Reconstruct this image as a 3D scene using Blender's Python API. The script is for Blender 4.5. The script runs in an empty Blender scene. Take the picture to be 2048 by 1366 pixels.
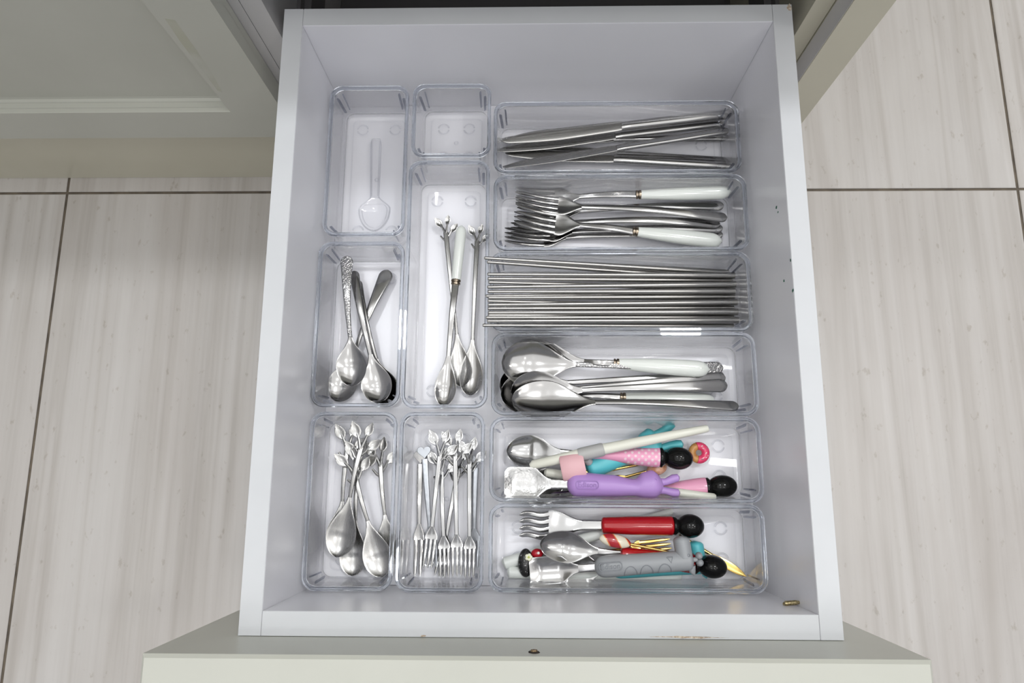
import bpy, math, random
from mathutils import Vector, Matrix, Euler
random.seed(7)
SC = bpy.context.scene
COL = SC.collection

# ------------------------------------------------------------------ camera
cam_d = bpy.data.cameras.new('camera'); cam = bpy.data.objects.new('camera', cam_d); COL.objects.link(cam)
cam.location = (-0.00897, 0.09003, 0.82986)
cam.rotation_euler = (0.196369, 0.018861, 0.003595)
F_PX = 1412.76
cam_d.sensor_width = 36.0; cam_d.lens = F_PX / 2048 * 36.0
cam_d.clip_start = 0.01; cam_d.clip_end = 50
SC.camera = cam
CAM_R = Euler(cam.rotation_euler, 'XYZ').to_matrix(); CAM_C = Vector(cam.location)

# ------------------------------------------------------------------ world, lights, exposure
w = bpy.data.worlds.new('world'); SC.world = w; w.use_nodes = True
w.node_tree.nodes['Background'].inputs[0].default_value = (0.93, 0.95, 1.0, 1)
w.node_tree.nodes['Background'].inputs[1].default_value = 0.30
def area(name, loc, target, size, power, color=(1, 1, 1), shape='DISK', size_y=None):
    l = bpy.data.lights.new(name, 'AREA'); l.shape = shape; l.size = size
    if size_y: l.size_y = size_y
    l.energy = power; l.color = color
    o = bpy.data.objects.new(name, l); COL.objects.link(o); o.location = loc
    o.rotation_euler = (Vector(target) - Vector(loc)).to_track_quat('-Z', 'Y').to_euler()
    return o
for n_, (x_, y_, p_, c_) in enumerate(((0.36, -0.26, 6.0, (1.0, 0.98, 0.955)), (-0.45, -0.22, 4.0, (0.96, 0.98, 1.0)), (1.20, 0.10, 11.0, (1.0, 0.97, 0.93)),
                                       (0.62, 0.70, 24.0, (0.97, 0.985, 1.0)), (-0.52, 0.70, 15.0, (0.94, 0.97, 1.0)), (0.12, -0.95, 3.0, (1.0, 0.985, 0.96)), (1.75, 0.40, 4.0, (1.0, 0.96, 0.91)))):
    area('downlight', (x_, y_, 2.44), (x_ * .8, y_ * .8, 0), 0.16, p_ * .33, c_)
area('overhead_soft_fill', (.15, -.25, 2.46), (.15, -.25, 0), 3.2, 27, (0.985, 0.99, 1.0), 'RECTANGLE', 2.6)  # added overhead fill that lifts the drawer interior, not a real ceiling fixture
SC.view_settings.view_transform = 'Standard'
SC.view_settings.look = 'None'
SC.view_settings.gamma = 1.0
SC.view_settings.use_curve_mapping = False
SC.view_settings.exposure = 0.20
SC.cycles.transparent_max_bounces = 40
SC.cycles.max_bounces = 14
SC.cycles.transmission_bounces = 12

# ------------------------------------------------------------------ heights of the place (metres, floor tiles at z = 0)
RIM = 0.307                # top of the drawer box
BOT = RIM - 0.129          # inside bottom of the drawer
BIN_H = 0.050              # clear organiser height
ZF = BOT + 0.003           # inside floor of an organiser

def at(px, py, z):
    """point of the photograph (2048 x 1366) on the horizontal plane of height z"""
    d = CAM_R @ Vector(((px - 1024) / F_PX, -(py - 683) / F_PX, -1))
    return CAM_C + d * ((z - CAM_C.z) / d.z)

# ------------------------------------------------------------------ materials
def principled(name, color, rough=0.4, metal=0.0, spec=0.5, coat=0.0):
    m = bpy.data.materials.new(name); m.use_nodes = True
    b = m.node_tree.nodes['Principled BSDF']
    b.inputs['Base Color'].default_value = (*color, 1); b.inputs['Roughness'].default_value = rough
    b.inputs['Metallic'].default_value = metal; b.inputs['Specular IOR Level'].default_value = spec
    b.inputs['Coat Weight'].default_value = coat
    return m
def N(m, t, **kw):
    n = m.node_tree.nodes.new(t)
    for k, v in kw.items(): setattr(n, k, v)
    return n
def L(m, a, b): m.node_tree.links.new(a, b)
def noisy(m, c1, c2, scale=(1, 1, 1), nscale=5.0, detail=4.0, lo=0.35, hi=0.65, bump=0.0, rough=None):
    b = m.node_tree.nodes['Principled BSDF']
    tc = N(m, 'ShaderNodeTexCoord'); mp = N(m, 'ShaderNodeMapping'); mp.inputs['Scale'].default_value = scale
    no = N(m, 'ShaderNodeTexNoise'); no.inputs['Scale'].default_value = nscale; no.inputs['Detail'].default_value = detail
    rp = N(m, 'ShaderNodeValToRGB'); rp.color_ramp.elements[0].position = lo; rp.color_ramp.elements[1].position = hi
    rp.color_ramp.elements[0].color = (*c1, 1); rp.color_ramp.elements[1].color = (*c2, 1)
    L(m, tc.outputs['Object'], mp.inputs['Vector']); L(m, mp.outputs['Vector'], no.inputs['Vector'])
    L(m, no.outputs['Fac'], rp.inputs['Fac']); L(m, rp.outputs['Color'], b.inputs['Base Color'])
    if bump:
        bp = N(m, 'ShaderNodeBump'); bp.inputs['Strength'].default_value = bump; bp.inputs['Distance'].default_value = 0.001
        L(m, no.outputs['Fac'], bp.inputs['Height']); L(m, bp.outputs['Normal'], b.inputs['Normal'])
    if rough:
        mr = N(m, 'ShaderNodeMapRange'); mr.inputs['To Min'].default_value = rough[0]; mr.inputs['To Max'].default_value = rough[1]
        L(m, no.outputs['Fac'], mr.inputs['Value']); L(m, mr.outputs['Result'], b.inputs['Roughness'])
    return m
M = {}
M['melamine'] = noisy(principled('white_melamine', (.76, .76, .80), .27), (.865, .865, .905), (.885, .885, .925), (1, 1, 1), 9, 5)
M['edge'] = noisy(principled('white_edge_band', (.80, .80, .80), .5, 0, .3), (.60, .615, .635), (.63, .645, .665), (1, 1, 1), 14, 5)
M['beige'] = noisy(principled('beige_lacquer', (.60, .60, .53), .33), (.48, .485, .43), (.515, .52, .465), (1, 1, 1), 6, 6)
M['tan'] = noisy(principled('tan_lacquer', (.60, .575, .47), .35), (.585, .56, .45), (.62, .595, .485), (1, 1, 1), 6, 6)
M['carcass'] = noisy(principled('carcass_board', (.55, .54, .54), .4), (.53, .525, .525), (.57, .56, .56), (1, 1, 1), 10, 5)
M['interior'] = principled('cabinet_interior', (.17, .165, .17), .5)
M['counter'] = noisy(principled('counter_stone', (.5, .48, .45), .25), (.42, .4, .38), (.6, .58, .55), (1, 1, 1), 30, 8)
M['grout'] = noisy(principled('grout', (.13, .105, .08), .9), (.09, .075, .06), (.17, .14, .105), (1, 1, 1), 40, 4)
M['paint'] = noisy(principled('wall_paint', (.78, .77, .74), .8), (.76, .75, .72), (.8, .79, .76), (1, 1, 1), 3, 4)
M['dark_hole'] = principled('dark_hole', (.03, .02, .015), .7)
M['rust'] = noisy(principled('rusty_metal', (.2, .12, .05), .5, .6), (.08, .05, .03), (.38, .27, .14), (1, 1, 1), 900, 4)
M['brass_pin'] = noisy(principled('brass_pin', (.45, .36, .18), .35, .9), (.2, .16, .08), (.6, .5, .28), (1, 1, 1), 700, 3)
M['chip'] = noisy(principled('chipped_board', (.5, .38, .26), .9), (.35, .24, .15), (.75, .68, .58), (1, 1, 1), 500, 5)
M['green_ink'] = principled('green_ink', (.01, .12, .07), .6)
M['yellow_stain'] = principled('yellow_stain', (.66, .64, .42), .5)

def stone():
    m = principled('vein_cut_stone_tile', (.6, .57, .54), .32)
    b = m.node_tree.nodes['Principled BSDF']
    tc = N(m, 'ShaderNodeTexCoord'); oi = N(m, 'ShaderNodeObjectInfo')
    off = N(m, 'ShaderNodeVectorMath', operation='SCALE'); off.inputs[0].default_value = (7.3, 3.1, 5.7)
    L(m, oi.outputs['Random'], off.inputs['Scale'])
    add = N(m, 'ShaderNodeVectorMath', operation='ADD'); L(m, tc.outputs['Object'], add.inputs[0]); L(m, off.outputs[0], add.inputs[1])
    def nz(scale, ns, det, dist=0.0):
        mp = N(m, 'ShaderNodeMapping'); mp.inputs['Scale'].default_value = scale
        n = N(m, 'ShaderNodeTexNoise'); n.inputs['Scale'].default_value = ns; n.inputs['Detail'].default_value = det
        n.inputs['Distortion'].default_value = dist; n.inputs['Roughness'].default_value = .6
        L(m, add.outputs[0], mp.inputs['Vector']); L(m, mp.outputs['Vector'], n.inputs['Vector']); return n.outputs['Fac']
    def ramp(src, stops):
        r = N(m, 'ShaderNodeValToRGB'); e = r.color_ramp.elements
        while len(e) < len(stops): e.new(.5)
        for i, (p, c) in enumerate(stops): e[i].position = p; e[i].color = (*c, 1)
        L(m, src, r.inputs['Fac']); return r.outputs['Color']
    def mix(a, bb, fac, mode='MULTIPLY'):
        x = N(m, 'ShaderNodeMix', data_type='RGBA', blend_type=mode)
        L(m, a, x.inputs['A']); L(m, bb, x.inputs['B'])
        if isinstance(fac, float): x.inputs['Factor'].default_value = fac
        else: L(m, fac, x.inputs['Factor'])
        return x.outputs['Result']
    base = ramp(nz((1, .22, 1), 9, 6, .4), [(.3, (.52, .49, .465)), (.5, (.565, .54, .517)), (.72, (.60, .58, .562))])
    streak = ramp(nz((1, .03, 1), 75, 7, .2), [(.30, (.80, .785, .77)), (.48, (.94, .935, .93)), (.66, (1.0, 1.0, 1.0))])
    vein = ramp(nz((1, .03, 1), 11, 4, .5), [(.44, (1, 1, 1)), (.485, (.82, .80, .77)), (.50, (.74, .715, .68)), (.515, (.86, .84, .82)), (.55, (1, 1, 1))])
    speck = ramp(nz((1, .5, 1), 120, 3), [(.28, (.72, .68, .63)), (.36, (1, 1, 1))])
    c = mix(base, streak, .75); c = mix(c, vein, .38); c = mix(c, speck, .6)
    L(m, c, b.inputs['Base Color'])
    return m
M['stone'] = stone()

def acrylic(name, clear, edge, ior=1.49, power=3.0):
    """clear plastic sheet: passes light, reflects by Fresnel, absorbs more where the path inside is long (grazing)"""
    m = bpy.data.materials.new(name); m.use_nodes = True; nt = m.node_tree; nt.nodes.clear()
    out = N(m, 'ShaderNodeOutputMaterial'); tr = N(m, 'ShaderNodeBsdfTransparent'); gl = N(m, 'ShaderNodeBsdfGlossy')
    gl.inputs['Roughness'].default_value = 0.03; gl.inputs['Color'].default_value = (1, 1, 1, 1)
    lw = N(m, 'ShaderNodeLayerWeight'); lw.inputs['Blend'].default_value = .5
    pw = N(m, 'ShaderNodeMath', operation='POWER'); pw.inputs[1].default_value = power
    mc = N(m, 'ShaderNodeMix', data_type='RGBA'); mc.inputs['A'].default_value = (*clear, 1); mc.inputs['B'].default_value = (*edge, 1)
    L(m, lw.outputs['Facing'], pw.inputs[0]); L(m, pw.outputs[0], mc.inputs['Factor']); L(m, mc.outputs['Result'], tr.inputs['Color'])
    fr = N(m, 'ShaderNodeFresnel'); fr.inputs['IOR'].default_value = ior
    cl = N(m, 'ShaderNodeMath', operation='MINIMUM'); cl.inputs[1].default_value = .45; L(m, fr.outputs[0], cl.inputs[0])
    mx = N(m, 'ShaderNodeMixShader'); L(m, cl.outputs[0], mx.inputs[0]); L(m, tr.outputs[0], mx.inputs[1]); L(m, gl.outputs[0], mx.inputs[2])
    L(m, mx.outputs[0], out.inputs['Surface'])
    return m
M['acrylic'] = acrylic('clear_acrylic', (.995, .995, .996), (.93, .94, .955), 1.25, 5.0)
M['acrylic_rim'] = principled('acrylic_edge', (.80, .835, .895), .02, 0, .5)
M['acrylic_wall'] = principled('acrylic_wall', (.988, .990, .996), .015, 0, .5)
def half_clear(m):
    b = m.node_tree.nodes['Principled BSDF']; b.inputs['Transmission Weight'].default_value = 1; b.inputs['IOR'].default_value = 1.45
    o = m.node_tree.nodes['Material Output']; tr = N(m, 'ShaderNodeBsdfTransparent'); mx = N(m, 'ShaderNodeMixShader'); mx.inputs[0].default_value = .62
    L(m, tr.outputs[0], mx.inputs[1]); L(m, b.outputs[0], mx.inputs[2]); L(m, mx.outputs[0], o.inputs['Surface'])
half_clear(M['acrylic_wall'])
_b = M['acrylic_rim'].node_tree.nodes['Principled BSDF']; _b.inputs['Transmission Weight'].default_value = 1; _b.inputs['IOR'].default_value = 1.49
M['acrylic_mark'] = acrylic('acrylic_moulding', (.975, .975, .98), (.70, .72, .77), 1.45, 1.8)
M['clear_ps'] = acrylic('clear_polystyrene', (.993, .993, .994), (.70, .72, .76), 1.35, 2.6)
M['acrylic_rib'] = acrylic('acrylic_rib', (.80, .81, .84), (.45, .47, .54), 1.5, 1.2)

def steel(name, col, rough, scratch=0.0, stretch=(40, 400, 400)):
    m = principled(name, col, rough, 1.0)
    b = m.node_tree.nodes['Principled BSDF']
    tc = N(m, 'ShaderNodeTexCoord'); mp = N(m, 'ShaderNodeMapping'); mp.inputs['Scale'].default_value = stretch
    no = N(m, 'ShaderNodeTexNoise'); no.inputs['Scale'].default_value = 1; no.inputs['Detail'].default_value = 5
    mr = N(m, 'ShaderNodeMapRange'); mr.inputs['To Min'].default_value = rough * .6; mr.inputs['To Max'].default_value = rough * 1.5
    L(m, tc.outputs['Object'], mp.inputs['Vector']); L(m, mp.outputs['Vector'], no.inputs['Vector'])
    L(m, no.outputs['Fac'], mr.inputs['Value']); L(m, mr.outputs['Result'], b.inputs['Roughness'])
    if scratch:
        bp = N(m, 'ShaderNodeBump'); bp.inputs['Strength'].default_value = scratch; bp.inputs['Distance'].default_value = .0006
        L(m, no.outputs['Fac'], bp.inputs['Height']); L(m, bp.outputs['Normal'], b.inputs['Normal'])
    return m
M['steel'] = steel('polished_steel', (.40, .395, .39), .14)
M['steel_satin'] = steel('satin_steel', (.40, .395, .385), .25, .06, (15, 900, 900))
M['steel_bright'] = steel('bright_steel', (.44, .44, .44), .13)
M['steel_stick'] = steel('chopstick_steel', (.42, .41, .395), .28, .10, (10, 700, 700))
M['steel_worn'] = steel('worn_grey_steel', (.37, .385, .41), .34, .25, (300, 300, 300))
M['steel_hammered'] = steel('hammered_steel', (.44, .44, .435), .20, .35, (420, 420, 420))
M['gold'] = steel('gold_plate', (.66, .46, .15), .2)
M['ferrule'] = steel('bronze_ferrule', (.26, .215, .165), .28)
M['ceramic'] = principled('white_ceramic', (.77, .80, .76), .12, 0, .6, .3)
M['cream'] = principled('cream_plastic', (.74, .74, .65), .35)
M['milk'] = principled('milky_plastic', (.72, .75, .72), .35)
M['grey_soft'] = principled('grey_collar_plastic', (.42, .42, .41), .45)
M['blush'] = principled('blush_silicone', (.72, .43, .46), .5)
M['purple'] = principled('purple_silicone', (.42, .25, .58), .42)
M['purple_dark'] = principled('purple_embossing', (.30, .165, .45), .5)
M['turquoise'] = principled('turquoise_silicone', (.10, .50, .55), .4)
M['greyrubber'] = principled('grey_silicone', (.33, .345, .36), .45)
M['greyrubber_dark'] = principled('grey_embossing', (.235, .25, .27), .5)
M['black'] = principled('black_gloss_plastic', (.005, .005, .005), .10, 0, .25, 0)
M['red'] = principled('red_gloss_plastic', (.40, .006, .012), .16, 0, .5, .3)
M['pink'] = principled('pink_gloss_plastic', (.80, .36, .52), .2, 0, .5, .3)
M['peach'] = noisy(principled('peach_resin', (.75, .40, .25), .3), (.62, .28, .14), (.85, .55, .40), (1, 1, 1), 220, 3)
M['dough'] = noisy(principled('doughnut_dough', (.55, .25, .06), .4), (.45, .19, .05), (.62, .32, .10), (1, 1, 1), 200, 3)
M['icing'] = principled('pink_icing', (.80, .06, .16), .18, 0, .5, .3)
M['sprinkle'] = principled('white_sprinkle', (.85, .8, .75), .3)
M['sprinkle_grey'] = principled('grey_sprinkle', (.25, .27, .28), .3)
M['petal'] = principled('cream_petal', (.80, .80, .62), .5)
M['petal_eye'] = principled('petal_eye', (.55, .60, .15), .5)
M['bead_red'] = principled('red_bead', (.40, .01, .02), .25)
def glitter():
    m = principled('black_glitter', (.01, .01, .01), .3); b = m.node_tree.nodes['Principled BSDF']
    tc = N(m, 'ShaderNodeTexCoord'); v = N(m, 'ShaderNodeTexVoronoi'); v.inputs['Scale'].default_value = 1300
    r = N(m, 'ShaderNodeValToRGB'); r.color_ramp.elements[0].position = .82; r.color_ramp.elements[1].position = .95
    r.color_ramp.elements[0].color = (.012, .012, .012, 1); r.color_ramp.elements[1].color = (.45, .45, .45, 1)
    L(m, tc.outputs['Object'], v.inputs['Vector']); L(m, v.outputs['Color'], r.inputs['Fac']); L(m, r.outputs['Color'], b.inputs['Base Color'])
    return m
M['glitter'] = glitter()
def polka():
    m = principled('pink_polka_dot', (.8, .36, .52), .2, 0, .5, .3); b = m.node_tree.nodes['Principled BSDF']
    tc = N(m, 'ShaderNodeTexCoord'); sp = N(m, 'ShaderNodeSeparateXYZ'); L(m, tc.outputs['Object'], sp.inputs[0])
    def math_(op, a, b2=None):
        n = N(m, 'ShaderNodeMath', operation=op)
        for i, v in enumerate((a, b2)):
            if v is None: continue
            if isinstance(v, (int, float)): n.inputs[i].default_value = v
            else: L(m, v, n.inputs[i])
        return n.outputs[0]
    P = .0058
    u = math_('DIVIDE', math_('ADD', sp.outputs[0], sp.outputs[1]), P); v = math_('DIVIDE', math_('SUBTRACT', sp.outputs[0], sp.outputs[1]), P)
    fu = math_('SUBTRACT', math_('FRACT', u), .5); fv = math_('SUBTRACT', math_('FRACT', v), .5)
    d = math_('SQRT', math_('ADD', math_('MULTIPLY', fu, fu), math_('MULTIPLY', fv, fv)))
    dot = math_('LESS_THAN', d, .27)
    zone = math_('MULTIPLY', math_('GREATER_THAN', sp.outputs[0], .103), math_('LESS_THAN', sp.outputs[0], .135))
    up = math_('GREATER_THAN', sp.outputs[2], .0005)
    f = math_('MULTIPLY', math_('MULTIPLY', dot, zone), up)
    x = N(m, 'ShaderNodeMix', data_type='RGBA'); x.inputs['A'].default_value = (.80, .36, .52, 1); x.inputs['B'].default_value = (.80, .62, .66, 1)
    L(m, f, x.inputs['Factor']); L(m, x.outputs['Result'], b.inputs['Base Color'])
    return m
M['polka'] = polka()
def candy():
    m = principled('striped_candy', (.9, .9, .85), .22, 0, .5, .4); b = m.node_tree.nodes['Principled BSDF']
    tc = N(m, 'ShaderNodeTexCoord'); mp = N(m, 'ShaderNodeMapping'); mp.inputs['Rotation'].default_value = (0, 0, math.radians(-42)); mp.inputs['Scale'].default_value = (1, 1, 1)
    wv = N(m, 'ShaderNodeTexWave'); wv.inputs['Scale'].default_value = 21; wv.inputs['Distortion'].default_value = 0
    r = N(m, 'ShaderNodeValToRGB'); r.color_ramp.interpolation = 'CONSTANT'; e = r.color_ramp.elements
    e[0].position = 0; e[0].color = (.78, .72, .58, 1); e[1].position = .42; e[1].color = (.80, .28, .08, 1)
    n = e.new(.58); n.color = (.42, .02, .03, 1)
    L(m, tc.outputs['Object'], mp.inputs['Vector']); L(m, mp.outputs['Vector'], wv.inputs['Vector']); L(m, wv.outputs['Fac'], r.inputs['Fac']); L(m, r.outputs['Color'], b.inputs['Base Color'])
    return m
M['candy'] = candy()
def engraved():
    m = steel('engraved_steel', (.54, .535, .53), .2); b = m.node_tree.nodes['Principled BSDF']
    tc = N(m, 'ShaderNodeTexCoord'); v = N(m, 'ShaderNodeTexVoronoi', feature='DISTANCE_TO_EDGE'); v.inputs['Scale'].default_value = 420
    r = N(m, 'ShaderNodeValToRGB'); r.color_ramp.elements[0].position = .02; r.color_ramp.elements[1].position = .14
    bp = N(m, 'ShaderNodeBump'); bp.inputs['Strength'].default_value = .5; bp.inputs['Distance'].default_value = .0005
    L(m, tc.outputs['Object'], v.inputs['Vector']); L(m, v.outputs['Distance'], r.inputs['Fac']); L(m, r.outputs['Color'], bp.inputs['Height']); L(m, bp.outputs['Normal'], b.inputs['Normal'])
    return m
M['engraved'] = engraved()

# ------------------------------------------------------------------ mesh helpers
class MB:
    def __init__(self): self.v = []; self.f = []; self.flat = set()
    def ringloft(self, rings, caps=(True, True), closed=True):
        n = len(rings[0]); o = len(self.v)
        for r in rings: self.v += [tuple(p) for p in r]
        for i in range(len(rings) - 1):
            for j in range(n if closed else n - 1):
                a = o + i * n + j; b = o + i * n + (j + 1) % n
                self.f.append((a, b, b + n, a + n))
        if caps[0]: self.f.append(tuple(o + j for j in range(n))[::-1])
        if caps[1]: self.f.append(tuple(o + (len(rings) - 1) * n + j for j in range(n)))
        return self
    def box(self, x0, x1, y0, y1, z0, z1):
        return self.ringloft([[(x0, y0, z), (x1, y0, z), (x1, y1, z), (x0, y1, z)] for z in (z0, z1)])
    def bevel_box(self, x0, x1, y0, y1, z0, z1, b=.001):
        def r(i, z): return [(x0 + i, y0 + i, z), (x1 - i, y0 + i, z), (x1 - i, y1 - i, z), (x0 + i, y1 - i, z)]
        return self.ringloft([r(b, z0), r(0, z0 + b), r(0, z1 - b), r(b, z1)])
    def tube(self, pts, radii, n=12, flat=1.0):
        rings = []; pts = [Vector(p) for p in pts]
        for i, p in enumerate(pts):
            t = (pts[min(i + 1, len(pts) - 1)] - pts[max(i - 1, 0)]).normalized()
            up = Vector((0, 0, 1)) if abs(t.z) < .9 else Vector((0, 1, 0))
            s = up.cross(t).normalized(); u = t.cross(s)
            r = radii[i] if isinstance(radii, (list, tuple)) else radii
            rings.append([p + s * (r * math.cos(2 * math.pi * k / n)) + u * (r * flat * math.sin(2 * math.pi * k / n)) for k in range(n)])
        return self.ringloft(rings)
    def ellipsoid(self, c, r, nu=20, nv=12):
        c = Vector(c); rings = []
        for i in range(nv + 1):
            a = -math.pi / 2 + math.pi * min(max(i / nv, .012), .988)
            rings.append([c + Vector((r[0] * math.sin(a), r[1] * math.cos(a) * math.cos(2 * math.pi * k / nu), r[2] * math.cos(a) * math.sin(2 * math.pi * k / nu))) for k in range(nu)])
        return self.ringloft(rings)
    def torus(self, c, R, r, nu=32, nv=12, a0=0, a1=2 * math.pi, squash=1.0):
        c = Vector(c); full = abs(a1 - a0 - 2 * math.pi) < 1e-6; rings = []
        for i in range(nu + 1):
            a = a0 + (a1 - a0) * i / nu; d = Vector((math.cos(a), math.sin(a), 0))
            rings.append([c + d * (R + r * math.cos(2 * math.pi * k / nv)) + Vector((0, 0, squash * r * math.sin(2 * math.pi * k / nv))) for k in range(nv)])
        return self.ringloft(rings, (not full, not full))
    def sheet(self, stations, m=5, round_=False):
        """flatware loft along local x: station = (x, y, z, half width, thickness, dish)"""
        rings = []
        ts = [-1 + i / m for i in range(2 * m + 1)]
        if not round_: ts = [-1, -.95, -.84, -.62, -.32, 0, .32, .62, .84, .95, 1] if m >= 5 else [-1, -.9, -.5, 0, .5, .9, 1]
        for (x, y, z, hw, th, dish) in stations:
            top = []; bot = []
            for t in ts:
                e = .5 * th * (max(0.12, math.sqrt(max(0, 1 - .97 * t * t))) if round_ else max(.15, (1 - abs(t) ** 7) ** .5))
                zz = z + dish * t * t
                top.append((x, y + hw * t, zz + e)); bot.append((x, y + hw * t, zz - e))
            rings.append(top + bot[::-1])
        return self.ringloft(rings)
    def plate(self, outline, z0, z1, bevel=0.0):
        if bevel:
            c = Vector((sum(p[0] for p in outline) / len(outline), sum(p[1] for p in outline) / len(outline)))
            def sc(k, z): return [(c.x + (p[0] - c.x) * k, c.y + (p[1] - c.y) * k, z) for p in outline]
            return self.ringloft([sc(1 - bevel, z0), sc(1, z0 + (z1 - z0) * .25), sc(1, z0 + (z1 - z0) * .75), sc(1 - bevel, z1)])
        return self.ringloft([[(p[0], p[1], z) for p in outline] for z in (z0, z1)])
    def mesh(self, name, smooth=True, angle=40):
        me = bpy.data.meshes.new(name); me.from_pydata(self.v, [], self.f); me.validate(); me.update()
        import bmesh
        bm = bmesh.new(); bm.from_mesh(me); bmesh.ops.recalc_face_normals(bm, faces=bm.faces)
        for f in bm.faces: f.smooth = smooth
        if smooth:
            lim = math.radians(angle)
            for e in bm.edges:
                if len(e.link_faces) == 2 and e.calc_face_angle(0) > lim: e.smooth = False
        bm.to_mesh(me); bm.free()
        return me
    def build(self, name, mat, parent=None, smooth=True, angle=40, label=None):
        me = self.mesh(name, smooth, angle); me.materials.append(M[mat] if isinstance(mat, str) else mat)
        o = bpy.data.objects.new(name, me); COL.objects.link(o); o.parent = parent
        if label: o['label'] = label
        return o
def tag(o, label, cat, group=None):
    o['label'] = label; o['category'] = cat
    if group: o['group'] = group
    return o
def thing(name, label, cat, loc=(0, 0, 0), group=None):
    o = bpy.data.objects.new(name, None); COL.objects.link(o); o.location = loc; o.empty_display_size = .02
    return tag(o, label, cat, group)
def struct(o): o['kind'] = 'structure'; return o
def bx(name, mat, parent, x0, x1, y0, y1, z0, z1, b=.0008, label=None):
    return MB().bevel_box(x0, x1, y0, y1, z0, z1, b).build(name, mat, parent, False, label=label)
def lay(root, a, b, roll=0.0):
    """put a thing built along local +x so that it runs from point a to point b"""
    a = Vector(a); b = Vector(b); x = (b - a).normalized(); y = Vector((0, 0, 1)).cross(x).normalized(); z = x.cross(y)
    R = Matrix((x, y, z)).transposed() @ Matrix.Rotation(math.radians(roll), 3, 'X')
    root.matrix_world = Matrix.Translation(a) @ R.to_4x4()
    return root
def lerp(keys, u):
    for (a, b) in zip(keys, keys[1:]):
        if u <= b[0]:
            t = (u - a[0]) / max(1e-9, b[0] - a[0]); t = t * t * (3 - 2 * t)
            return [a[i] + (b[i] - a[i]) * t for i in range(1, len(a))]
    return list(keys[-1][1:])

# ------------------------------------------------------------------ the room
JX = [-2.4 + .004, -1.7935, -1.1915, -.5895, .0045, .5985, 1.2005, 1.8025]
JY = [-1.963, -.758, .447, 1.09]
fl = struct(MB().box(JX[0], JX[-1], JY[0], JY[-1], -.03, -.0015).build('floor', 'grout', None, False))
tile_cache = {}
for i in range(len(JX) - 1):
    for j in range(len(JY) - 1):
        g = .0016; cx = (JX[i] + JX[i + 1]) / 2; cy = (JY[j] + JY[j + 1]) / 2; hx = (JX[i + 1] - JX[i]) / 2 - g; hy = (JY[j + 1] - JY[j]) / 2 - g
        t = MB().bevel_box(-hx, hx, -hy, hy, -.0015, 0, .0006).build('tile', 'stone', fl, False); t.location = (cx, cy, 0)
struct(bx('wall_back', 'paint', None, JX[0], JX[-1], 1.09, 1.15, 0, 2.5))
struct(bx('ceiling', 'paint', None, JX[0], JX[-1], JY[0], 1.09, 2.5, 2.55))
struct(bx('wall_left', 'paint', None, JX[0] - .06, JX[0], JY[0], 1.15, 0, 2.5))

# ------------------------------------------------------------------ cabinets
YC, YD = .467, .4465            # carcass front edge, door face
cab = thing('base_cabinet', 'pale base cabinet carcass whose drawer is pulled out, beige end panel at right', 'cabinet', (0, YC, 0))
def cb(name, mat, x0, x1, y0, y1, z0, z1, b=.0006, label=None):
    o = bx(name, mat, cab, x0, x1, y0 - YC, y1 - YC, z0, z1, b, label); return o
cb('side_panel', 'carcass', -.2380, -.2200, YC, 1.07, .10, .618)
cb('side_panel', 'tan', .2220, .2378, YC, 1.07, .10, .618)
ep = cb('end_panel', 'tan', .2386, .2700, YD, 1.07, 0, .618, .001, 'beige end panel standing proud of the carcass')
bx('side_lining', 'carcass', ep, .2382, .2386, .001, .019, 0, .618, .0001).location = (0, YD - YC, 0)
cb('bottom_panel', 'interior', -.2198, .2218, YC + .002, 1.07, .10, .118)
cb('back_panel', 'interior', -.2198, .2218, 1.055, 1.069, .119, .618)
cb('plinth', 'beige', -.2470, .2380, YC + .001, YC + .018, 0, .099)
uf = cb('light_blocking_front', 'beige', -.2465, .2375, YD, YC - .001, .452, .610, .0015)  # unseen front added above the opening to block light and darken the cabinet inside
cb('rail', 'carcass', -.2198, .2218, YC + .001, YC + .10, .445, .46)
for s, xx in ((-1, -.2199), (1, .2219)):
    m = MB()
    m.box(min(xx, xx - s * .010), max(xx, xx - s * .010), YC + .012, 1.0, .205, .245)
    m.box(min(xx, xx - s * .0035), max(xx, xx - s * .0035), YC + .012, 1.0, .195, .255)
    for p in m.v: pass
    o = m.build('drawer_runner', 'interior', cab, False); o.location = (0, -YC, 0)
nb = thing('door_cabinet', 'beige framed cabinet door and plinth left of the open drawer', 'cabinet', (-.5, YC, 0))
def nbx(name, mat, x0, x1, y0, y1, z0, z1, b=.0008, par=None, label=None):
    return bx(name, mat, par or nb, x0 + .5, x1 + .5, y0 - YC, y1 - YC, z0, z1, b, label)
nbx('side_panel', 'carcass', -.2564, -.2386, YC, 1.07, .10, .618)
nbx('body', 'interior', -1.30, -.2566, YC + .004, 1.07, .10, .618)
nbx('plinth', 'tan', -1.30, -.2474, YC, YC + .018, 0, .1435)
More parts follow.
